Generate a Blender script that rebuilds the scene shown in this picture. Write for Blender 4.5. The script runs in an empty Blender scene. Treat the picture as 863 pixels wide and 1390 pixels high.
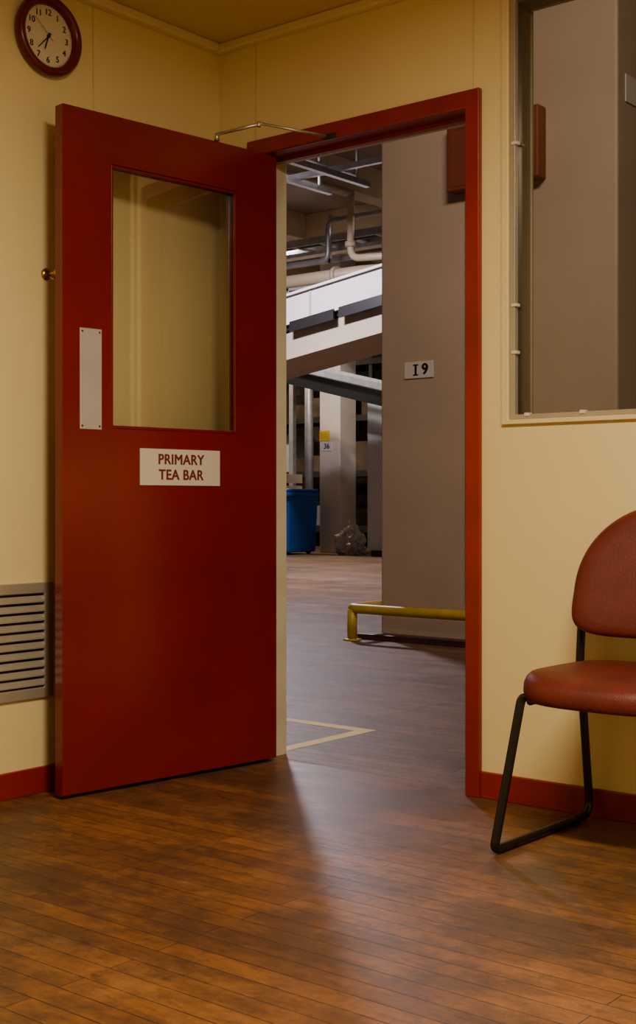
import bpy, bmesh, math, random
from mathutils import Vector, Matrix, noise
random.seed(4)
S=bpy.context.scene
COL=S.collection

# ---------------------------------------------------------------- materials
def principled(name):
    m=bpy.data.materials.new(name); m.use_nodes=True
    nt=m.node_tree; b=nt.nodes['Principled BSDF']
    return m,nt,b
def mat(name,col,rough=0.5,metal=0.0,var=0.08,scale=6.0,bump=0.0,bscale=60.0,coat=0.0,spec=0.5):
    m,nt,b=principled(name)
    tc=nt.nodes.new('ShaderNodeTexCoord')
    n=nt.nodes.new('ShaderNodeTexNoise'); n.inputs['Scale'].default_value=scale; n.inputs['Detail'].default_value=5
    nt.links.new(tc.outputs['Object'],n.inputs['Vector'])
    r=nt.nodes.new('ShaderNodeValToRGB')
    r.color_ramp.elements[0].position=0.3; r.color_ramp.elements[1].position=0.7
    r.color_ramp.elements[0].color=(*[c*(1-var) for c in col],1)
    r.color_ramp.elements[1].color=(*[min(1,c*(1+var)) for c in col],1)
    nt.links.new(n.outputs['Fac'],r.inputs['Fac']); nt.links.new(r.outputs['Color'],b.inputs['Base Color'])
    b.inputs['Roughness'].default_value=rough; b.inputs['Metallic'].default_value=metal
    b.inputs['Coat Weight'].default_value=coat; b.inputs['Specular IOR Level'].default_value=spec
    if bump>0:
        n2=nt.nodes.new('ShaderNodeTexNoise'); n2.inputs['Scale'].default_value=bscale; n2.inputs['Detail'].default_value=6
        nt.links.new(tc.outputs['Object'],n2.inputs['Vector'])
        bp=nt.nodes.new('ShaderNodeBump'); bp.inputs['Strength'].default_value=bump; bp.inputs['Distance'].default_value=0.01
        nt.links.new(n2.outputs['Fac'],bp.inputs['Height']); nt.links.new(bp.outputs['Normal'],b.inputs['Normal'])
    return m
def glass(name,tint=(0.95,0.97,0.95),refl=1.0,rough=0.02):
    m=bpy.data.materials.new(name); m.use_nodes=True; nt=m.node_tree
    for n in list(nt.nodes): nt.nodes.remove(n)
    o=nt.nodes.new('ShaderNodeOutputMaterial'); mx=nt.nodes.new('ShaderNodeMixShader')
    t=nt.nodes.new('ShaderNodeBsdfTransparent'); g=nt.nodes.new('ShaderNodeBsdfGlossy')
    lw=nt.nodes.new('ShaderNodeFresnel'); lw.inputs['IOR'].default_value=1.5
    mu=nt.nodes.new('ShaderNodeMath'); mu.operation='MULTIPLY'; mu.inputs[1].default_value=refl
    t.inputs['Color'].default_value=(*tint,1); g.inputs['Roughness'].default_value=rough
    nt.links.new(lw.outputs[0],mu.inputs[0]); nt.links.new(mu.outputs[0],mx.inputs[0])
    nt.links.new(t.outputs[0],mx.inputs[1]); nt.links.new(g.outputs[0],mx.inputs[2]); nt.links.new(mx.outputs[0],o.inputs['Surface'])
    return m
def floor_mat(name,c1,c2,dark,worn,rlo,rhi,bw=0.80,rh=0.060,wear=0.5,stain=0.6,seed=(7,3,0),spec=0.5,joint=0.5,mort=0.0014):
    m,nt,b=principled(name); L=nt.links
    b.inputs['Specular IOR Level'].default_value=spec
    tc=nt.nodes.new('ShaderNodeTexCoord')
    def noisef(sc,detail,rgh,mscale,loc=(0,0,0)):
        mp=nt.nodes.new('ShaderNodeMapping'); mp.inputs['Scale'].default_value=mscale; mp.inputs['Location'].default_value=loc
        L.new(tc.outputs['Object'],mp.inputs['Vector'])
        g=nt.nodes.new('ShaderNodeTexNoise'); g.inputs['Scale'].default_value=sc; g.inputs['Detail'].default_value=detail; g.inputs['Roughness'].default_value=rgh
        L.new(mp.outputs[0],g.inputs['Vector']); return g.outputs['Fac']
    def mix(a,bb,f,mode='MIX'):
        x=nt.nodes.new('ShaderNodeMix'); x.data_type='RGBA'; x.blend_type=mode
        if isinstance(a,tuple): x.inputs[6].default_value=(*a,1)
        else: L.new(a,x.inputs[6])
        if isinstance(bb,tuple): x.inputs[7].default_value=(*bb,1)
        else: L.new(bb,x.inputs[7])
        if isinstance(f,(int,float)): x.inputs[0].default_value=f
        else: L.new(f,x.inputs[0])
        return x.outputs[2]
    def ramp(src,p0,p1,a=0.0,bv=1.0):
        r=nt.nodes.new('ShaderNodeMapRange'); r.inputs[1].default_value=p0; r.inputs[2].default_value=p1
        r.inputs[3].default_value=a; r.inputs[4].default_value=bv; L.new(src,r.inputs[0]); return r.outputs[0]
    br=nt.nodes.new('ShaderNodeTexBrick')
    br.offset=0.37; br.inputs['Scale'].default_value=1; br.inputs['Brick Width'].default_value=bw
    br.inputs['Row Height'].default_value=rh; br.inputs['Mortar Size'].default_value=mort
    br.inputs['Mortar Smooth'].default_value=0.5
    br.inputs['Color1'].default_value=(*c1,1); br.inputs['Color2'].default_value=(*c2,1); br.inputs['Mortar'].default_value=(*[d*0.8 for d in dark],1)
    L.new(tc.outputs['Object'],br.inputs['Vector'])
    gr=noisef(2.0,8,0.6,(5,30,1))
    w=noisef(1.5,14,0.78,(1.0,1.3,1))
    w2=noisef(2.6,15,0.84,(1.0,1.9,1),seed)
    w3=noisef(11,10,0.78,(1.0,1.6,1),(2,9,0))
    c=mix(br.outputs['Color'],dark,ramp(gr,0.42,0.75,0,0.55))
    c=mix(c,worn,ramp(w2,0.49,0.60,0,wear))
    c=mix(c,dark,ramp(w,0.45,0.57,0,stain))
    c=mix(c,tuple(d*0.55 for d in dark),ramp(w3,0.53,0.66,0,0.6))
    c=mix(c,tuple(d*0.5 for d in dark),ramp(br.outputs['Fac'],0.0,1.0,0,joint))
    L.new(c,b.inputs['Base Color'])
    L.new(ramp(w2,0.35,0.65,rlo,rhi),b.inputs['Roughness'])
    bp=nt.nodes.new('ShaderNodeBump'); bp.inputs['Strength'].default_value=0.4; bp.inputs['Distance'].default_value=0.0022
    hh=nt.nodes.new('ShaderNodeMath'); hh.operation='SUBTRACT'; L.new(gr,hh.inputs[0]); L.new(br.outputs['Fac'],hh.inputs[1])
    h2=nt.nodes.new('ShaderNodeMath'); h2.operation='ADD'; L.new(hh.outputs[0],h2.inputs[0]); L.new(w3,h2.inputs[1])
    L.new(h2.outputs[0],bp.inputs['Height']); L.new(bp.outputs['Normal'],b.inputs['Normal'])
    return m

M={}
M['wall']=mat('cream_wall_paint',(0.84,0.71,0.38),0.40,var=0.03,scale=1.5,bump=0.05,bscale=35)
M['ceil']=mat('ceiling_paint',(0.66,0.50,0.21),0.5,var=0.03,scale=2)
M['trimc']=mat('cornice_paint',(0.80,0.67,0.38),0.4,var=0.03)
M['red']=mat('red_gloss_paint',(0.185,0.0055,0.0055),0.25,var=0.16,scale=2.5,bump=0.14,bscale=6)
M['redf']=mat('red_frame_paint',(0.25,0.011,0.008),0.30,var=0.16,scale=5,bump=0.05,bscale=30)
M['white']=mat('white_jamb_paint',(0.80,0.74,0.62),0.45,var=0.08)
M['steel']=mat('brushed_steel',(0.62,0.60,0.56),0.35,0.9,var=0.1,scale=20)
M['alu']=mat('aluminium',(0.50,0.46,0.40),0.38,0.5,var=0.06,scale=12)
M['plate']=mat('push_plate_metal',(0.58,0.56,0.60),0.4,0.3,var=0.05,scale=9)
M['sign']=mat('sign_plastic',(0.74,0.69,0.65),0.35,var=0.02)
M['signt']=mat('sign_lettering',(0.16,0.02,0.02),0.5,var=0.02)
M['black']=mat('black_plastic',(0.01,0.01,0.01),0.4,var=0.1)
M['tube']=mat('black_tube_paint',(0.006,0.006,0.007),0.3,var=0.1)
M['brass']=mat('brass',(0.55,0.36,0.10),0.25,1.0,var=0.1,scale=20)
M['vinyl']=mat('red_brown_vinyl',(0.115,0.012,0.008),0.48,var=0.24,scale=9,bump=0.15,bscale=260)
M['clockred']=mat('clock_red_plastic',(0.13,0.005,0.006),0.25,var=0.03)
M['clockface']=mat('clock_face',(0.75,0.68,0.53),0.6,var=0.02)
M['pillar']=mat('pillar_paint',(0.46,0.36,0.28),0.6,var=0.06,scale=2,bump=0.12,bscale=30)
M['column']=mat('column_paint',(0.70,0.61,0.51),0.55,var=0.06,scale=3,bump=0.1)
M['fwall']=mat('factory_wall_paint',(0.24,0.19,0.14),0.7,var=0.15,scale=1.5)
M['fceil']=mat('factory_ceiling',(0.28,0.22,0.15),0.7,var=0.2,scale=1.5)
M['beam']=mat('beam_paint',(0.60,0.48,0.32),0.6,var=0.12,scale=2)
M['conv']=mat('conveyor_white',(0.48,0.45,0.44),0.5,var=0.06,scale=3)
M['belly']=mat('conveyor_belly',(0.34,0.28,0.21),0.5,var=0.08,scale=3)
M['pipe']=mat('cream_pipe',(0.66,0.52,0.34),0.4,var=0.06)
M['galv']=mat('galvanised',(0.42,0.42,0.44),0.4,0.5,var=0.15,scale=9)
M['yellow']=mat('yellow_paint',(0.55,0.38,0.03),0.4,var=0.16,scale=9)
M['kerb']=mat('kerb_paint',(0.10,0.035,0.045),0.5,var=0.15)
M['tape']=mat('yellow_floor_tape',(0.80,0.60,0.19),0.6,var=0.12,scale=14)
M['blue']=mat('blue_bin_plastic',(0.008,0.09,0.42),0.4,var=0.1)
M['cab']=mat('grey_cabinet',(0.50,0.54,0.60),0.45,var=0.05)
M['redbox']=mat('red_cabinet_paint',(0.17,0.035,0.017),0.6,var=0.06)
M['darkm']=mat('dark_metal',(0.045,0.038,0.034),0.5,0.3,var=0.2)
M['carton']=mat('carton',(0.10,0.07,0.045),0.8,var=0.5,scale=3)
M['bag']=mat('polythene_bag',(0.34,0.29,0.27),0.5,var=0.35,scale=12)
M['ysign']=mat('yellow_sign',(0.80,0.52,0.03),0.5,var=0.02)
M['wsign']=mat('white_label',(0.66,0.63,0.63),0.5,var=0.02)
M['gap']=mat('panel_joint',(0.68,0.56,0.29),0.6,var=0.03)
M['glassd']=glass('door_glass',(0.99,0.99,0.97),1.5)
M['glassw']=glass('window_glass',(0.86,0.86,0.83),1.0)
M['floor']=floor_mat('worn_timber_floor',(0.250,0.100,0.028),(0.140,0.058,0.020),(0.056,0.032,0.019),(0.31,0.135,0.045),0.32,0.50,bw=1.3,rh=0.062,wear=0.55,stain=0.75,spec=0.38,joint=0.6,mort=0.0018)
M['ffloor']=floor_mat('factory_timber_floor',(0.24,0.135,0.078),(0.135,0.078,0.047),(0.066,0.040,0.028),(0.29,0.175,0.10),0.42,0.6,bw=1.3,rh=0.066,wear=0.45,stain=0.6,seed=(1,8,0),spec=0.25,joint=0.9,mort=0.003)

# ---------------------------------------------------------------- helpers
def finish(name,bm,m,parent=None,smooth=False,bevel=0.0,seg=2):
    bmesh.ops.recalc_face_normals(bm,faces=bm.faces)
    me=bpy.data.meshes.new(name); bm.to_mesh(me); bm.free()
    if isinstance(m,(list,tuple)):
        for k in m: me.materials.append(M[k])
    else: me.materials.append(M[m])
    o=bpy.data.objects.new(name,me); COL.objects.link(o)
    if parent: o.parent=parent
    if smooth:
        for p in me.polygons: p.use_smooth=True
    if bevel>0:
        b=o.modifiers.new('bevel','BEVEL'); b.width=bevel; b.segments=seg; b.limit_method='ANGLE'; b.angle_limit=math.radians(40)
        b.harden_normals=False
    return o
def addbox(bm,x0,x1,y0,y1,z0,z1,mi=0):
    vs=[bm.verts.new((x,y,z)) for x in (x0,x1) for y in (y0,y1) for z in (z0,z1)]
    for f in ((0,1,3,2),(4,6,7,5),(0,4,5,1),(2,3,7,6),(0,2,6,4),(1,5,7,3)):
        fc=bm.faces.new([vs[i] for i in f]); fc.material_index=mi
def boxes(name,lst,m,parent=None,bevel=0.0):
    bm=bmesh.new()
    for b in lst: addbox(bm,*b)
    return finish(name,bm,m,parent,bevel=bevel)
def ring(name,o,i,y0,y1,m,parent=None,bevel=0.0):
    """flat slab in xz with rectangular hole; o,i=(x0,x1,z0,z1)"""
    bm=bmesh.new()
    def lp(r,y): return [bm.verts.new((r[a],y,r[b])) for a,b in ((0,2),(1,2),(1,3),(0,3))]
    A,B,C,D=lp(o,y0),lp(i,y0),lp(o,y1),lp(i,y1)
    for k in range(4):
        j=(k+1)%4
        bm.faces.new((A[k],A[j],B[j],B[k])); bm.faces.new((C[k],D[k],D[j],C[j]))
        bm.faces.new((A[k],C[k],C[j],A[j])); bm.faces.new((B[k],B[j],D[j],D[k]))
    return finish(name,bm,m,parent,bevel=bevel)
def empty(name,loc=(0,0,0),rz=0.0):
    e=bpy.data.objects.new(name,None); COL.objects.link(e); e.location=loc; e.rotation_euler=(0,0,rz); e.empty_display_size=0.1; return e
def fillet(pts,r,n=7):
    pts=[Vector(p) for p in pts]; out=[pts[0]]
    for k in range(1,len(pts)-1):
        p=pts[k]; a=pts[k-1]-p; b=pts[k+1]-p
        rr=min(r,a.length*0.48,b.length*0.48)
        s=p+a.normalized()*rr; e=p+b.normalized()*rr
        for t in range(n+1):
            t/=n; out.append(s*(1-t)**2+p*2*t*(1-t)+e*t*t)
    out.append(pts[-1]); return out
def tube(name,pts,r,m,parent=None,fr=0.05,res=14,smooth=True):
    P=fillet(pts,fr) if fr>0 else [Vector(p) for p in pts]
    Q=[P[0]]
    for p in P[1:]:
        if (p-Q[-1]).length>1e-5: Q.append(p)
    P=Q; bm=bmesh.new(); rings=[]; N=None
    for k,p in enumerate(P):
        t=((P[k+1]-p) if k==0 else (p-P[k-1]) if k==len(P)-1 else ((P[k+1]-p).normalized()+(p-P[k-1]).normalized())).normalized()
        if N is None:
            N=t.orthogonal().normalized()
        N=(N-t*N.dot(t)).normalized(); B=t.cross(N)
        rings.append([bm.verts.new(p+N*(r*math.cos(2*math.pi*i/res))+B*(r*math.sin(2*math.pi*i/res))) for i in range(res)])
    for a,b in zip(rings,rings[1:]):
        for i in range(res): bm.faces.new((a[i],a[(i+1)%res],b[(i+1)%res],b[i]))
    bm.faces.new(rings[0]); bm.faces.new(rings[-1])
    o=finish(name,bm,m,parent)
    for f in o.data.polygons: f.use_smooth=len(f.vertices)==4
    return o
def lathe(name,prof,m,parent=None,axis='y',seg=64,loc=(0,0,0)):
    bm=bmesh.new(); R=[]
    for r,h in prof:
        rg=[]
        for i in range(seg):
            a=2*math.pi*i/seg; c,s=r*math.cos(a),r*math.sin(a)
            v={'y':(c,h,s),'z':(c,s,h),'x':(h,c,s)}[axis]
            rg.append(bm.verts.new(Vector(v)+Vector(loc)))
        R.append(rg)
    for a,b in zip(R,R[1:]):
        for i in range(seg): bm.faces.new((a[i],a[(i+1)%seg],b[(i+1)%seg],b[i]))
    bm.faces.new(R[0]); bm.faces.new(R[-1])
    o=finish(name,bm,m,parent)
    for f in o.data.polygons: f.use_smooth=len(f.vertices)==4
    return o
def text(name,s,size,loc,m,parent=None,rz=0.0,off=0.0,sx=1.0,sp=1.0,bold=0.0):
    c=bpy.data.curves.new(name,'FONT'); c.body=s; c.size=size; c.align_x='CENTER'; c.align_y='CENTER'
    c.extrude=0.0006; c.offset=off; c.space_character=sp
    t=bpy.data.objects.new(name+'_tmp',c); COL.objects.link(t)
    bpy.context.view_layer.update()
    me=bpy.data.meshes.new_from_object(t.evaluated_get(bpy.context.evaluated_depsgraph_get()))
    bpy.data.objects.remove(t)
    if bold>0:
        bm=bmesh.new()
        for k,(dx,dy) in enumerate(((-bold,0),(bold,0),(0,-bold*0.6),(0,bold*0.6))):
            n0=len(bm.verts); bm.from_mesh(me); bm.verts.ensure_lookup_table()
            for v in bm.verts[n0:]: v.co+=Vector((dx,dy,k*0.00005))
        bm.to_mesh(me); bm.free()
    me.materials.clear(); me.materials.append(M[m])
    o=bpy.data.objects.new(name,me); COL.objects.link(o); o.parent=parent
    o.location=loc; o.rotation_euler=(math.pi/2,0,rz); o.scale=(sx,1,1); return o

H=2.505
# ---------------------------------------------------------------- room shell
boxes('floor',[(-0.1,4.7,-4.7,0.05,-0.12,0)],'floor')
boxes('floor_factory',[(-21,6,0.05,24,-0.12,0)],'ffloor')
W0,W1,WZ0,WZ1=1.180,2.90,1.130,2.40
boxes('wall_back',[(-0.1,0.155,0,0.12,0,2.7),(0.155,1.087,0,0.12,2.135,2.7),(1.087,W0,0,0.12,0,2.7),
   (W0,W1,0,0.12,0,WZ0),(W0,W1,0,0.12,WZ1,2.7),(W1,4.7,0,0.12,0,2.7)],'wall')
boxes('wall_left',[(-0.1,0,-4.7,0,0,2.7)],'wall')
boxes('wall_right',[(4.6,4.7,-4.7,0,0,2.7)],'wall')
boxes('wall_front',[(-0.1,4.7,-4.8,-4.7,0,2.7)],'wall')
boxes('ceiling',[(0,4.6,-4.7,0,H,H+0.1)],'ceil')
boxes('trim_1',[(0.0,4.6,-0.036,0,H-0.03,H)],'trimc',bevel=0.006)
boxes('trim_2',[(0.0,0.036,-4.7,-0.036,H-0.03,H)],'trimc',bevel=0.006)
boxes('trim_3',[(0.174,0.178,-0.002,0.0,2.14,H-0.03),(1.059,1.063,-0.002,0.0,2.14,H-0.03)],'gap')
boxes('trim_4',[(0,0.002,-0.587,-0.583,0.08,H-0.03),(0,0.002,-1.79,-1.786,0.08,H-0.03)],'gap')
boxes('baseboard_back',[(1.092,4.6,-0.014,0,0,0.08),(0.014,0.149,-0.014,0,0,0.08)],'redf',bevel=0.003)
boxes('baseboard_left',[(0,0.014,-4.7,0.0,0,0.08)],'redf',bevel=0.003)

# ---------------------------------------------------------------- door frame
df=empty('door_frame')
bm=bmesh.new()
o=[(0.149,0.0),(0.149,2.14),(1.092,2.14),(1.092,0.0)]; i=[(0.200,0.0),(0.200,2.085),(1.042,2.085),(1.042,0.0)]
A=[bm.verts.new((x,-0.02,z)) for x,z in o]; B=[bm.verts.new((x,-0.02,z)) for x,z in i]
C=[bm.verts.new((x,0.0,z)) for x,z in o]; D=[bm.verts.new((x,0.0,z)) for x,z in i]
for k in range(3):
    bm.faces.new((A[k],A[k+1],B[k+1],B[k])); bm.faces.new((C[k],C[k+1],D[k+1],D[k]))
    bm.faces.new((A[k],A[k+1],C[k+1],C[k])); bm.faces.new((B[k],B[k+1],D[k+1],D[k]))
bm.faces.new((A[0],B[0],D[0],C[0])); bm.faces.new((A[3],B[3],D[3],C[3]))
finish('architrave',bm,'redf',df,bevel=0.004)
boxes('lining_red',[(0.156,0.200,0.0,0.03,0,2.134),(1.042,1.086,0.0,0.12,0,2.134),(0.200,1.042,0.0,0.085,2.085,2.134)],'redf',df,bevel=0.002)
boxes('lining_white',[(0.156,0.200,0.03,0.135,0,2.134),(0.200,1.042,0.085,0.135,2.085,2.134)],'white',df,bevel=0.002)
boxes('door_stop',[(1.028,1.042,0.05,0.075,0,2.085),(0.200,1.028,0.05,0.075,2.07,2.085)],'redf',df,bevel=0.002)

# ---------------------------------------------------------------- door (open leaf)
W=0.857; ang=math.atan2(0.85,0.107)
dr=empty('door_1',(0.145,-0.83,0),ang)
gx0,gx1,gz0,gz1=0.176,0.684,1.118,1.932
ring('leaf',(0,W,0.012,2.082),(gx0,gx1,gz0,gz1),0,0.04,'red',dr,bevel=0.002)
ring('glazing_bead_front',(gx0,gx1,gz0,gz1),(gx0+0.010,gx1-0.010,gz0+0.010,gz1-0.010),0.004,0.016,'red',dr,bevel=0.003)
ring('glazing_bead_back',(gx0,gx1,gz0,gz1),(gx0+0.010,gx1-0.010,gz0+0.010,gz1-0.010),0.024,0.036,'red',dr,bevel=0.003)
boxes('glass_pane',[(gx0+0.001,gx1-0.001,0.0175,0.0225,gz0+0.001,gz1-0.001)],'glassd',dr)
boxes('push_plate',[(0.060,0.138,-0.003,0,1.112,1.418)],'plate',dr,bevel=0.001)
for k,(x,z) in enumerate([(0.068,1.408),(0.130,1.408),(0.068,1.122),(0.130,1.122)]):
    lathe('plate_screw_%d'%(k+1),[(0.003,-0.0045),(0.0035,-0.003),(0.0035,0)],'darkm',dr,seg=12,loc=(x,0,z))
boxes('sign_plate',[(0.281,0.603,-0.004,0,0.944,1.060)],'sign',dr,bevel=0.001)
text('sign_line_upper','PRIMARY',0.0455,(0.442,-0.0048,1.026),'signt',dr,sp=1.06,bold=0.0013,sx=0.97)
text('sign_line_lower','TEA BAR',0.0455,(0.442,-0.0048,0.977),'signt',dr,sp=1.06,bold=0.0013,sx=0.97)
for k,z in enumerate((0.25,1.05,1.85)):
    lathe('hinge_%d'%(k+1),[(0.007,z-0.05),(0.0075,z-0.048),(0.0075,z+0.048),(0.007,z+0.05)],'steel',dr,axis='z',seg=14,loc=(W+0.002,0.035,0))
ca=empty('door_closer')
tube('main_arm',[(0.226,-0.245,2.104),(0.372,-0.205,2.118)],0.0055,'steel',ca,fr=0)
tube('forearm',[(0.372,-0.205,2.122),(0.516,-0.028,2.092)],0.0045,'steel',ca,fr=0)
lathe('elbow',[(0.006,2.110),(0.007,2.112),(0.007,2.126),(0.005,2.128)],'steel',ca,axis='z',seg=16,loc=(0.372,-0.205,0))
lathe('pivot',[(0.009,2.082),(0.009,2.096),(0.007,2.105),(0.005,2.107)],'steel',ca,axis='z',seg=16,loc=(0.222,-0.245,0))
boxes('header_bracket',[(0.495,0.545,-0.023,-0.02,2.084,2.104),(0.508,0.524,-0.036,-0.02,2.087,2.097)],'darkm',ca,bevel=0.001)

# ---------------------------------------------------------------- brass door holder on left wall
bh=empty('brass_door_stop',(0,-0.775,1.594))
lathe('rosette',[(0.019,0),(0.019,0.003),(0.013,0.007),(0.006,0.01)],'brass',bh,axis='x',seg=32)
tube('stem',[(0.008,0,0),(0.05,0,0)],0.0045,'brass',bh,fr=0)
lathe('knob',[(0.005,0.044),(0.010,0.048),(0.011,0.054),(0.008,0.062),(0.002,0.065)],'brass',bh,axis='x',seg=24)
tube('hook',[(0.015,0,-0.004),(0.03,0,-0.018),(0.044,0,-0.016)],0.003,'brass',bh,fr=0.008)

# ---------------------------------------------------------------- window
wn=empty('window_1')
ring('outer_frame',(1.1635,2.92,1.121,2.42),(1.188,2.892,1.135,2.392),-0.012,0.0,'trimc',wn,bevel=0.003)
ring('reveal',(1.181,2.899,1.131,2.399),(1.190,2.890,1.136,2.390),0.0,0.125,'pillar',wn)
ring('aluminium_track',(1.190,2.890,1.136,2.390),(1.207,2.873,1.150,2.376),-0.004,0.03,'alu',wn,bevel=0.001)
ring('outside_bead',(1.190,2.890,1.136,2.390),(1.196,2.884,1.142,2.384),0.116,0.125,'white',wn,bevel=0.001)
boxes('glass_pane',[(1.207,2.873,0.013,0.018,1.150,2.376)],'glassw',wn)
boxes('glazing_clips',[(1.196,1.215,-0.008,0.012,z,z+0.009) for z in (1.33,1.47,1.95)],'sign',wn,bevel=0.001)
boxes('glazing_clips_low',[(x,x+0.016,-0.008,0.012,1.144,1.154) for x in (1.24,1.42,1.9)],'sign',wn,bevel=0.001)

# ---------------------------------------------------------------- clock
ck=empty('wall_clock',(0,-0.778,2.325),math.pi/2)
lathe('case',[(0.108,0),(0.118,-0.004),(0.124,-0.016),(0.123,-0.028),(0.116,-0.036),(0.106,-0.036),(0.098,-0.030),(0.094,-0.022),(0.0935,-0.012)],'clockred',ck,seg=96)
lathe('dial',[(0.0945,-0.010),(0.0945,-0.014)],'clockface',ck,seg=96)
for n in range(1,13):
    a=math.radians(90-30*n); text('numeral_%d'%n,str(n),0.0265,(0.073*math.cos(a),-0.0148,0.073*math.sin(a)),'black',ck,bold=0.0004)
bm=bmesh.new()
for k in range(60):
    a=math.radians(6*k)
    cx_,sa=math.sin(a),math.cos(a); w=0.0006 if k%5 else 0.0012
    r0,r1=0.0885,0.0915
    q=[(cx_*r0-sa*w,sa*r0+cx_*w),(cx_*r0+sa*w,sa*r0-cx_*w),(cx_*r1+sa*w,sa*r1-cx_*w),(cx_*r1-sa*w,sa*r1+cx_*w)]
    bm.faces.new([bm.verts.new((x,-0.0145,z)) for x,z in q])
finish('minute_marks',bm,'black',ck)
def hand(name,deg,L,w,y,m,back=0.012):
    a=math.radians(deg); d=Vector((math.sin(a),0,math.cos(a))); s=Vector((math.cos(a),0,-math.sin(a)))
    bm=bmesh.new(); pts=[-d*back-s*w,-d*back+s*w,d*L*0.8+s*w*0.9,d*L,d*L*0.8-s*w*0.9]
    a1=[bm.verts.new(p+Vector((0,y,0))) for p in pts]; a2=[bm.verts.new(p+Vector((0,y-0.001,0))) for p in pts]
    bm.faces.new(a1); bm.faces.new(a2)
    for k in range(5): bm.faces.new((a1[k],a1[(k+1)%5],a2[(k+1)%5],a2[k]))
    finish(name,bm,m,ck)
hand('hour_hand',198,0.048,0.0024,-0.017,'black'); hand('minute_hand',223,0.066,0.0018,-0.019,'black'); hand('second_hand',310,0.075,0.0006,-0.021,'clockred',0.02)
lathe('hub',[(0.005,-0.0145),(0.005,-0.022),(0.003,-0.023)],'black',ck,seg=24)

# ---------------------------------------------------------------- vent grille on left wall
vg=empty('vent_grille',(0,-0.754,0),math.pi/2)
ring('grille_frame',(-0.56,0,0.290,0.645),(-0.527,-0.033,0.323,0.612),-0.010,0.0,'alu',vg,bevel=0.003)
boxes('back_plate',[(-0.527,-0.033,-0.0015,-0.0003,0.323,0.612)],'black',vg)
bm=bmesh.new()
for k in range(10):
    z=0.330+k*0.0283
    vs=[(-0.527,-0.012,z),(-0.033,-0.012,z),(-0.033,-0.002,z+0.016),(-0.527,-0.002,z+0.016)]
    a=[bm.verts.new(v) for v in vs]; b=[bm.verts.new((v[0],v[1],v[2]+0.0035)) for v in vs]
    bm.faces.new(a); bm.faces.new(b)
    for q in range(4): bm.faces.new((a[q],a[(q+1)%4],b[(q+1)%4],b[q]))
finish('louvre_blades',bm,'alu',vg)

# ---------------------------------------------------------------- chair
ch=empty('visitor_chair',(1.70,0,0))
def cushion(name,outline,prof,place,m,parent):
    bm=bmesh.new(); R=[]
    for s,h in prof: R.append([bm.verts.new(place(x*s,y*s,h)) for x,y in outline])
    n=len(outline)
    for a,b in zip(R,R[1:]):
        for k in range(n): bm.faces.new((a[k],a[(k+1)%n],b[(k+1)%n],b[k]))
    bm.faces.new(R[0]); bm.faces.new(R[-1])
    return finish(name,bm,m,parent,smooth=True)
def sup(n,a,b,e,f=None):
    out=[]
    for k in range(n):
        t=2*math.pi*k/n; c,s=math.cos(t),math.sin(t); ee=e if (f is None or s>0) else f
        bb=b if not isinstance(b,tuple) else (b[0] if s>0 else b[1])
        out.append((a*math.copysign(abs(c)**(2/ee),c),bb*math.copysign(abs(s)**(2/ee),s)))
    return out
seat=sup(96,0.246,0.228,4.2,3.0)
def pl(x,y,h):
    dip=0.012*math.exp(-((x/0.15)**2+(y/0.13)**2)) if h>0.03 else 0
    roll=-0.016*max(0,(-y-0.10)/0.12)**2
    return (x*(1-0.05*(y/0.225 if y>0 else 0)),-0.278+y,0.380+h-dip+roll*(h/0.06))
cushion('seat',seat,[(0.0001,0),(0.93,0),(0.972,0.004),(0.992,0.014),(1.0,0.030),(0.994,0.050),(0.972,0.064),(0.93,0.074),(0.83,0.080),(0.6,0.083),(0.4,0.084),(0.2,0.084),(0.0001,0.084)],pl,'vinyl',ch)
back=sup(96,0.230,(0.222,0.135),2.1,5.0)
def pb(x,z,h):
    v=-0.092+0.11*(z/0.35)- 0.04*(x/0.23)**2*0.6 - h
    return (x,v,0.663+z)
cushion('backrest',back,[(0.0001,-0.012),(0.90,-0.012),(0.96,-0.008),(0.99,0.0),(1.0,0.010),(0.985,0.022),(0.95,0.030),(0.88,0.037),(0.75,0.040),(0.5,0.041),(0.0001,0.041)],pb,'vinyl',ch)
xs=0.245
L=[(-xs,-0.052,0.665),(-xs,-0.072,0.44),(-0.238,-0.075,0.38),(-0.232,-0.036,0.013),(-xs,-0.530,0.013),(-0.217,-0.440,0.394)]
Rr=[(-x,y,z) for x,y,z in L[::-1]]
tube('sled_frame',L[:1]+fillet(L[1:5],0.05)[0:]+L[5:]+Rr[:1]+fillet(Rr[1:5],0.05)+Rr[5:],0.0120,'tube',ch,fr=0.02)
tube('seat_rail_rear',[(-0.236,-0.078,0.386),(0.236,-0.078,0.386)],0.010,'tube',ch,fr=0)
for sx in (-1,1):
    tube('back_bracket_%d'%(1 if sx<0 else 2),[(sx*xs,-0.053,0.655),(sx*0.20,-0.07,0.65)],0.007,'tube',ch,fr=0)
    tube('seat_rail_%d'%(1 if sx<0 else 2),[(sx*0.205,-0.42,0.378),(sx*0.205,-0.078,0.378)],0.010,'tube',ch,fr=0)

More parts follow.
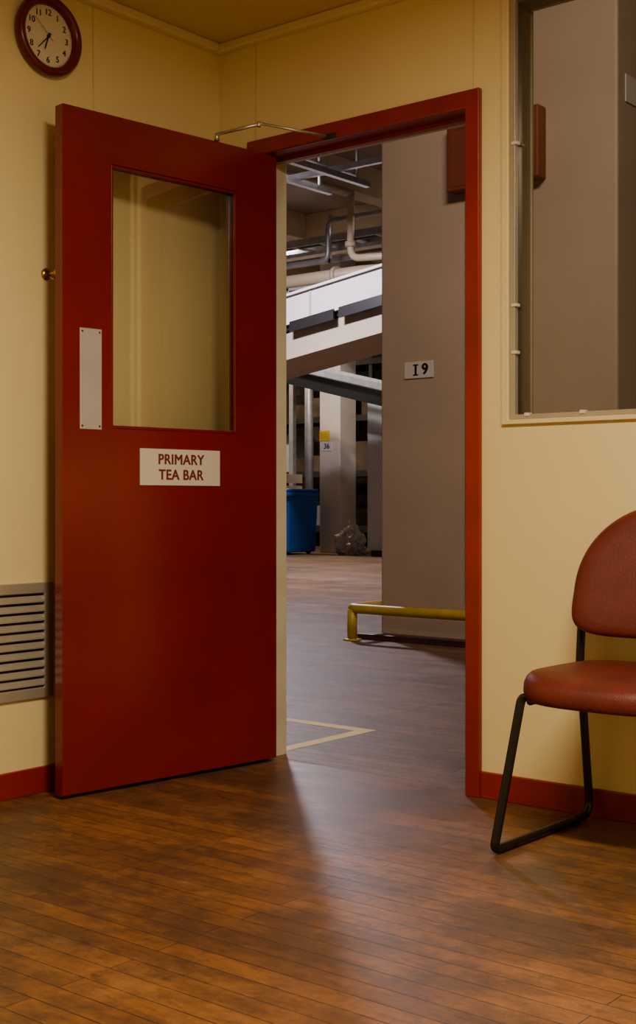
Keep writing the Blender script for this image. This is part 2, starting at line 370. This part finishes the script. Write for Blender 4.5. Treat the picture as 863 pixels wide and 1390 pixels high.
# ---------------------------------------------------------------- ceiling lamp (room, above/behind view)
lp=empty('fluorescent_ceiling_light',(2.35,-1.75,H))
boxes('lamp_body',[(-0.62,0.62,-0.09,0.09,-0.05,0)],'sign',lp,bevel=0.004)
def area(name,loc,sx,sy,e,col,rot=(0,0,0),parent=None,spread=math.pi):
    l=bpy.data.lights.new(name,'AREA'); l.shape='RECTANGLE'; l.size=sx; l.size_y=sy; l.energy=e; l.color=col; l.spread=spread
    o=bpy.data.objects.new(name,l); COL.objects.link(o); o.location=loc; o.rotation_euler=rot
    if parent: o.parent=parent
    return o
area('lamp_tubes',(0,0,-0.056),1.2,0.16,94,(1.0,0.79,0.49),parent=lp)

# ================================================================ factory hall
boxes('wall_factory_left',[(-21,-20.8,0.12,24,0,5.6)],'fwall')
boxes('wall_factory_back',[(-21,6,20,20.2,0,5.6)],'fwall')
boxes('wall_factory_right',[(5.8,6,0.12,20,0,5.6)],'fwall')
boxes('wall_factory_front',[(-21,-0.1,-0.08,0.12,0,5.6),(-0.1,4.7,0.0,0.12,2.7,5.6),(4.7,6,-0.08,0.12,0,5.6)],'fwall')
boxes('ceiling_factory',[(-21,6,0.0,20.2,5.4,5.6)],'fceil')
for y in (7.5,12.2,16.2): boxes('ceiling_beam',[(-20.8,5.8,y,y+0.35,4.78,5.399)],'beam',bevel=0.01)
for x in (-15,-12.5,-10,-7.5,-5,-2.5):
    for y0,y1 in ((0.12,7.49),(7.86,12.19),(12.56,16.19),(16.56,20)):
        boxes('ceiling_joist',[(x,x+0.3,y0,y1,5.0,5.399)],'beam',bevel=0.01)
boxes('concrete_pillar',[(-1.86,-0.176,3.5,4.6,0,5.399)],'pillar',bevel=0.015)
boxes('pillar_kerb',[(-1.95,-0.1,3.36,3.498,0,0.035)],'kerb',bevel=0.004)
tube('wall_conduit',[(-1.17,3.478,0.3),(-1.17,3.478,2.78)],0.018,'column',fr=0)
s19=empty('number_sign',(-1.554,3.499,1.741))
boxes('number_plate',[(-0.112,0.112,-0.008,0.0,-0.053,0.053)],'wsign',s19,bevel=0.002)
boxes('numeral_1',[(-0.030,-0.014,-0.010,-0.008,-0.030,0.034),(-0.042,-0.002,-0.010,-0.008,-0.036,-0.028),(-0.042,-0.002,-0.010,-0.008,0.028,0.036)],'black',s19)
text('numeral_9','9',0.098,(0.050,-0.0092,0.0),'black',s19,bold=0.0045)
rb=empty('fire_hose_cabinet',(-0.958,3.499,3.035))
boxes('cabinet_body',[(-0.324,0.324,-0.10,0,-0.215,0.215)],'redbox',rb,bevel=0.01)
ring('cabinet_door_rim',(-0.30,0.30,-0.19,0.19),(-0.27,0.27,-0.16,0.16),-0.103,-0.099,'redbox',rb,bevel=0.002)
boxes('wall_notice',[(-0.175,-0.170,3.60,3.82,3.22,3.38)],'wsign')
rl=empty('bumper_rail')
tube('front_rail',[(-1.95,4.7,0.0),(-1.95,4.7,0.205),(-1.95,3.27,0.205),(0.0,3.27,0.205),(0.0,3.27,0.0)],0.032,'yellow',rl,fr=0.08)
tube('corner_post',[(-1.92,3.27,0.0),(-1.92,3.27,0.20)],0.032,'yellow',rl,fr=0)
for k,(x,y) in enumerate(((-1.92,3.27),(0.0,3.27),(-1.95,4.7))):
    lathe('foot_flange_%d'%(k+1),[(0.06,0),(0.06,0.008),(0.034,0.012)],'yellow',rl,axis='z',seg=24,loc=(x,y,0))
bm=bmesh.new()
addbox(bm,-0.75,0.165,0.655,0.715,0,0.0012); addbox(bm,0.107,0.165,0.14,0.655,0,0.0012)
finish('floor_marking_tape',bm,'tape')
fc=empty('white_column')
boxes('column_shaft',[(-11.26,-10.8,14.46,14.92,0,5.399)],'column',fc,bevel=0.01)
boxes('column_sign_yellow',[(-11.255,-11.03,14.445,14.46,1.98,2.16)],'ysign',fc)
boxes('column_sign_white',[(-11.20,-10.98,14.445,14.46,1.80,1.96)],'wsign',fc)
text('column_number','36',0.13,(-11.09,14.443,1.88),'black',fc,bold=0.004)
boxes('white_column.001',[(-15.2,-14.7,18.2,18.7,0,5.399)],'column',bevel=0.01)
boxes('white_column.002',[(-5.4,-4.94,14.46,14.92,0,5.399)],'column',bevel=0.01)
bb=empty('blue_bin')
bm=bmesh.new()
def frus(x0,x1,y0,y1,z0,z1,t):
    lo=[bm.verts.new(p) for p in ((x0+t,y0+t,z0),(x1-t,y0+t,z0),(x1-t,y1-t,z0),(x0+t,y1-t,z0))]
    hi=[bm.verts.new(p) for p in ((x0,y0,z1),(x1,y0,z1),(x1,y1,z1),(x0,y1,z1))]
    bm.faces.new(lo); bm.faces.new(hi)
    for k in range(4): bm.faces.new((lo[k],lo[(k+1)%4],hi[(k+1)%4],hi[k]))
frus(-12.1,-10.92,13.22,14.0,0.04,1.0,0.03)
finish('tub',bm,'blue',bb,bevel=0.02)
boxes('rim',[(-12.14,-10.89,13.18,14.03,0.99,1.06)],'blue',bb,bevel=0.015)
boxes('lid',[(-12.12,-10.91,13.2,14.01,1.06,1.12)],'blue',bb,bevel=0.025)
for k,(x,y) in enumerate(((-12,13.34),(-11.06,13.34),(-12,13.9),(-11.06,13.9))):
    lathe('wheel_%d'%(k+1),[(0.05,y-0.02),(0.055,y-0.015),(0.055,y+0.015),(0.05,y+0.02)],'black',bb,axis='y',seg=20,loc=(x,0,0.055))
boxes('bin_label',[(-11.62,-11.42,13.205,13.25,0.72,0.84)],'ysign',bb)
cb=empty('grey_cabinet')
boxes('cabinet_body',[(-9.64,-8.5,13.71,14.5,0.1,2.62)],'cab',cb,bevel=0.01)
boxes('cabinet_plinth',[(-9.6,-8.54,13.76,14.46,0,0.1)],'darkm',cb)
boxes('cabinet_doors',[(-9.62,-9.08,13.69,13.71,0.14,2.58),(-9.06,-8.52,13.69,13.71,0.14,2.58)],'cab',cb,bevel=0.004)
boxes('cabinet_handles',[(-9.13,-9.11,13.66,13.69,1.2,1.4),(-9.03,-9.01,13.66,13.69,1.2,1.4)],'darkm',cb)
bm=bmesh.new(); bmesh.ops.create_icosphere(bm,subdivisions=5,radius=0.24)
for v in bm.verts:
    d=v.co.normalized()
    n=noise.noise(v.co*7)*0.10+abs(noise.noise(v.co*20))*0.07-abs(noise.noise(v.co*38))*0.03
    v.co+=d*n; v.co.z=max(v.co.z,-0.17)
    if v.co.z>0.08:
        k=max(0.25,1-(v.co.z-0.08)*3.2); v.co.x*=k; v.co.y*=k; v.co.z*=1.5
ob=finish('plastic_bag',bm,'bag'); ob.location=(-10.15,13.95,0.17)
# box pallet of parts behind bin
pr=empty('pallet_crate')
boxes('pallet_boards',[(-13.9+0.2*k,-13.78+0.2*k,14.9,15.0+0.8,0.10,0.13) for k in range(6)]+[(-13.9,-12.78,y,y+0.08,0.0,0.10) for y in (14.9,15.3,15.7)],'carton',pr)
boxes('crate_slats',[(-13.9,-12.78,14.9,14.93,0.16+0.22*k,0.33+0.22*k) for k in range(6)]+[(-12.81,-12.78,14.93,15.8,0.16+0.22*k,0.33+0.22*k) for k in range(6)]+
      [(-13.9,-13.82,14.93,15.0,0.13,1.45),(-12.89,-12.81,14.93,15.0,0.13,1.45)],'beam',pr)
rk=empty('storage_rack')
rb_=[]
for x in (-18,-16,-14,-12,-10,-8,-6): rb_+= [(x,x+0.08,16.9,16.98,0,4.2),(x,x+0.08,17.9,17.98,0,4.2)]
for z in (0.3,1.4,2.5,3.6): rb_+=[(-18,-5.9,16.88,16.95,z,z+0.12),(-18,-5.9,17.9,17.97,z,z+0.12),(-18,-5.9,16.95,17.9,z+0.09,z+0.12)]
boxes('rack_frame',rb_,'darkm',rk)
cx=[];cl=[]
for z in (0.42,1.52,2.62,3.72):
    x=-17.8
    while x<-6.3:
        w=random.uniform(0.2,0.5); h=random.uniform(0.2,0.85)
        if random.random()<0.85: (cl if random.random()<0.2 else cx).append((x,x+w,17.05+random.random()*0.25,17.8,z,z+h))
        x+=w+random.uniform(0.03,0.2)
boxes('cartons',cx,'carton',rk,bevel=0.01)
boxes('parts_boxes',cl,'cab',rk,bevel=0.01)
cv=empty('inclined_conveyor')
def slant(name,x0,x1,za,zb,y0,y1,m,sl=0.140,parent=cv,bevel=0.0):
    bm=bmesh.new(); f=lambda x,z:z+(x+7.39)*sl
    vs=[bm.verts.new((x,y,f(x,z))) for x in (x0,x1) for y in (y0,y1) for z in (za,zb)]
    for fc_ in ((0,1,3,2),(4,6,7,5),(0,4,5,1),(2,3,7,6),(0,2,6,4),(1,5,7,3)): bm.faces.new([vs[i] for i in fc_])
    return finish(name,bm,m,parent,bevel=bevel)
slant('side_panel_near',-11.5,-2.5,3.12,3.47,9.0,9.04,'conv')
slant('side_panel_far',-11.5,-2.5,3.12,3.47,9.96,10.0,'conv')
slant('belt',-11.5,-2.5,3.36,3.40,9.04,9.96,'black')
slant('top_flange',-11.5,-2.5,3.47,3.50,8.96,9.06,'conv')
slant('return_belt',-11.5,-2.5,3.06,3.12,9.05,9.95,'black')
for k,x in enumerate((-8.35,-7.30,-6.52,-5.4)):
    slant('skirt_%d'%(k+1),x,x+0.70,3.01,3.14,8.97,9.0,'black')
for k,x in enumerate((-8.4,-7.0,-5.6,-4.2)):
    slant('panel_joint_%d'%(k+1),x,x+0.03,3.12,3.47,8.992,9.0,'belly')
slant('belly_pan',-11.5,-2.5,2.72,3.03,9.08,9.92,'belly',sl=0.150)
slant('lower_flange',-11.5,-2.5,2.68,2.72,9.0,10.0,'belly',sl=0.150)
for k,x in enumerate((-10.5,-4.4)):
    z=2.7+(x+7.39)*0.15
    boxes('support_leg_%d'%(k+1),[(x,x+0.1,9.05,9.15,0,z),(x,x+0.1,9.85,9.95,0,z),(x,x+0.1,9.15,9.85,1.2,1.3)],'beam',cv,bevel=0.004)
cv2=empty('inclined_conveyor.001')
slant('chute_side',-14,-6,2.35,2.45,12.4,12.44,'galv',sl=-0.24,parent=cv2)
slant('chute_bed',-14,-6,2.10,2.33,12.45,13.2,'black',sl=-0.24,parent=cv2)
slant('chute_side_far',-14,-6,2.35,2.45,13.2,13.24,'galv',sl=-0.24,parent=cv2)
boxes('chute_leg',[(-12.6,-12.5,12.6,12.7,0,3.4),(-7.2,-7.1,12.6,12.7,0,2.1)],'galv',cv2)
cv3=empty('inclined_conveyor.002')
slant('chute_side',-15,-7,2.9,3.05,15.2,15.24,'belly',sl=-0.30,parent=cv3)
slant('chute_bed',-15,-7,2.7,2.88,15.25,15.9,'darkm',sl=-0.30,parent=cv3)
boxes('chute_leg',[(-13.2,-13.1,15.9,16.0,0,4.4),(-10.3,-10.2,15.4,15.5,0,3.5),(-8.2,-8.1,15.4,15.5,0,2.9)],'galv',cv3)
pp=empty('cream_pipework')
tube('main_pipe',[(-20,10.3,3.95),(-2,10.3,3.95)],0.085,'pipe',pp,fr=0,res=20)
tube('second_pipe',[(-20,10.6,3.72),(-2,10.6,3.72)],0.04,'pipe',pp,fr=0)
tube('third_pipe',[(-20,10.5,4.22),(-7.9,10.5,4.22),(-7.9,10.5,4.75),(-2,10.5,4.75)],0.04,'galv',pp,fr=0.12)
tube('riser',[(-7.2,10.1,4.99),(-7.2,10.1,4.1),(-6.4,10.1,4.05)],0.048,'pipe',pp,fr=0.15)
tube('riser_cross',[(-7.2,10.1,4.95),(-7.2,8.0,4.95)],0.04,'pipe',pp,fr=0)
lathe('riser_collar',[(0.075,4.25),(0.075,4.32)],'pipe',pp,axis='z',seg=20,loc=(-7.2,10.1,0))
for k,x in enumerate((-9.0,-7.6,-6.3)):
    lathe('pipe_flange_%d'%(k+1),[(0.12,x-0.03),(0.12,x+0.03)],'pipe',pp,axis='x',seg=20,loc=(0,10.3,3.95))
tube('drop_pipe',[(-11.95,15.0,0.0),(-11.95,15.0,4.6)],0.08,'galv',fr=0)
ct=empty('cable_tray')
boxes('tray_rails',[(-20,-2,11.0,11.03,4.60,4.70),(-20,-2,11.5,11.53,4.60,4.70),(-20,-2,11.0,11.03,4.30,4.36),(-20,-2,11.0,11.03,4.45,4.50)]+
      [(x*0.5,x*0.5+0.05,11.03,11.5,4.60,4.63) for x in range(-40,-4)],'galv',ct)
boxes('tray_hangers',[(x,x+0.04,11.0,11.04,4.3,4.99) for x in (-16,-13,-9.4,-8.3,-6.9,-5.4,-3.2)],'galv',ct)
tube('cables',[(-20,11.2,4.67),(-2,11.2,4.67)],0.06,'black',ct,fr=0)
gt=empty('steel_gantry')
gl=[(-18,-4,13.2,13.3,z,z+0.14) for z in (4.0,4.45)]+[(x,x+0.08,13.2,13.28,4.0,4.59) for x in (-17,-15,-13,-12,-11,-10,-9,-8,-7,-6,-5)]
gl+=[(-18,-4,13.9,14.0,3.7,3.82),(-14,-6,13.3,13.9,4.0,4.03)]
boxes('gantry_girders',gl,'galv',gt)
boxes('gantry_posts',[(x,x+0.14,13.9,14.04,0,4.0) for x in (-17.5,-4.2)],'darkm',gt)
boxes('drive_motors',[(-11.6,-11.0,13.35,13.8,4.03,4.35),(-9.6,-9.1,13.35,13.8,4.03,4.28),(-8.4,-7.6,13.35,13.8,4.03,4.4)],'darkm',gt,bevel=0.03)
st=empty('overhead_strut')
boxes('strut_channels',[(-4.96,-4.90,4.2,7.45,4.18,4.24),(-5.46,-5.40,4.2,7.45,4.18,4.24),(-6.1,-3.5,5.6,5.65,4.24,4.30),(-6.1,-3.5,6.9,6.95,4.24,4.30)],'galv',st)
boxes('strut_rods',[(-4.90,-4.88,y,y+0.02,4.2,4.99) for y in (4.4,7.2)]+[(-5.40,-5.38,y,y+0.02,4.2,4.99) for y in (4.4,7.2)],'galv',st)
tube('strut_conduit',[(-5.2,4.2,4.33),(-5.2,7.4,4.33)],0.03,'column',st,fr=0)
tube('strut_conduit_thin',[(-5.05,4.2,4.32),(-5.05,7.4,4.32)],0.018,'galv',st,fr=0)

cool=(0.92,0.84,0.97)
def hall(name,loc,e,sx=1.4,sy=0.3,col=cool,rot=(0,0,0),spread=math.pi):
    g=empty(name,loc); g.rotation_euler=rot
    boxes('lamp_housing',[(-sx/2-.03,sx/2+.03,-sy/2-.02,sy/2+.02,0.0,0.07)],'galv',g,bevel=0.005)
    area('lamp',(0,0,-0.01),sx,sy,e,col,(0,0,0),parent=g,spread=spread)
hall('hall_light',(-6.6,7.0,4.60),560,0.7,0.35)
hall('hall_light.001',(-10.0,11.6,4.75),290,col=(1.0,0.88,0.80))
hall('hall_light.002',(-13.5,14.6,4.75),170,col=(1.0,0.80,0.56))
hall('added_pillar_wash',(0.9,0.7,4.3),48,1.2,0.4,col=(1.0,0.76,0.56),rot=(math.radians(50),0,math.radians(25)),spread=math.radians(130))  # added unseen wall-washer: warms and brightens the pillar's front and right side
hall('hall_light.004',(-6.0,11.7,4.9),80,0.6,0.3,col=(1.0,0.84,0.70))

w=bpy.data.worlds.new('world'); S.world=w; w.use_nodes=True
w.node_tree.nodes['Background'].inputs[0].default_value=(0.5,0.5,0.6,1); w.node_tree.nodes['Background'].inputs[1].default_value=0.05

# ---------------------------------------------------------------- camera
cam=bpy.data.cameras.new('camera'); co=bpy.data.objects.new('camera',cam); COL.objects.link(co)
th=math.radians(39.1)
co.location=(3.162,-3.334,0.89); co.rotation_euler=(math.pi/2,0,th)
cam.sensor_fit='VERTICAL'; cam.sensor_height=36.0; cam.lens=36.0*1750/1390
cam.shift_y=-13/1390; cam.clip_end=100
S.camera=co
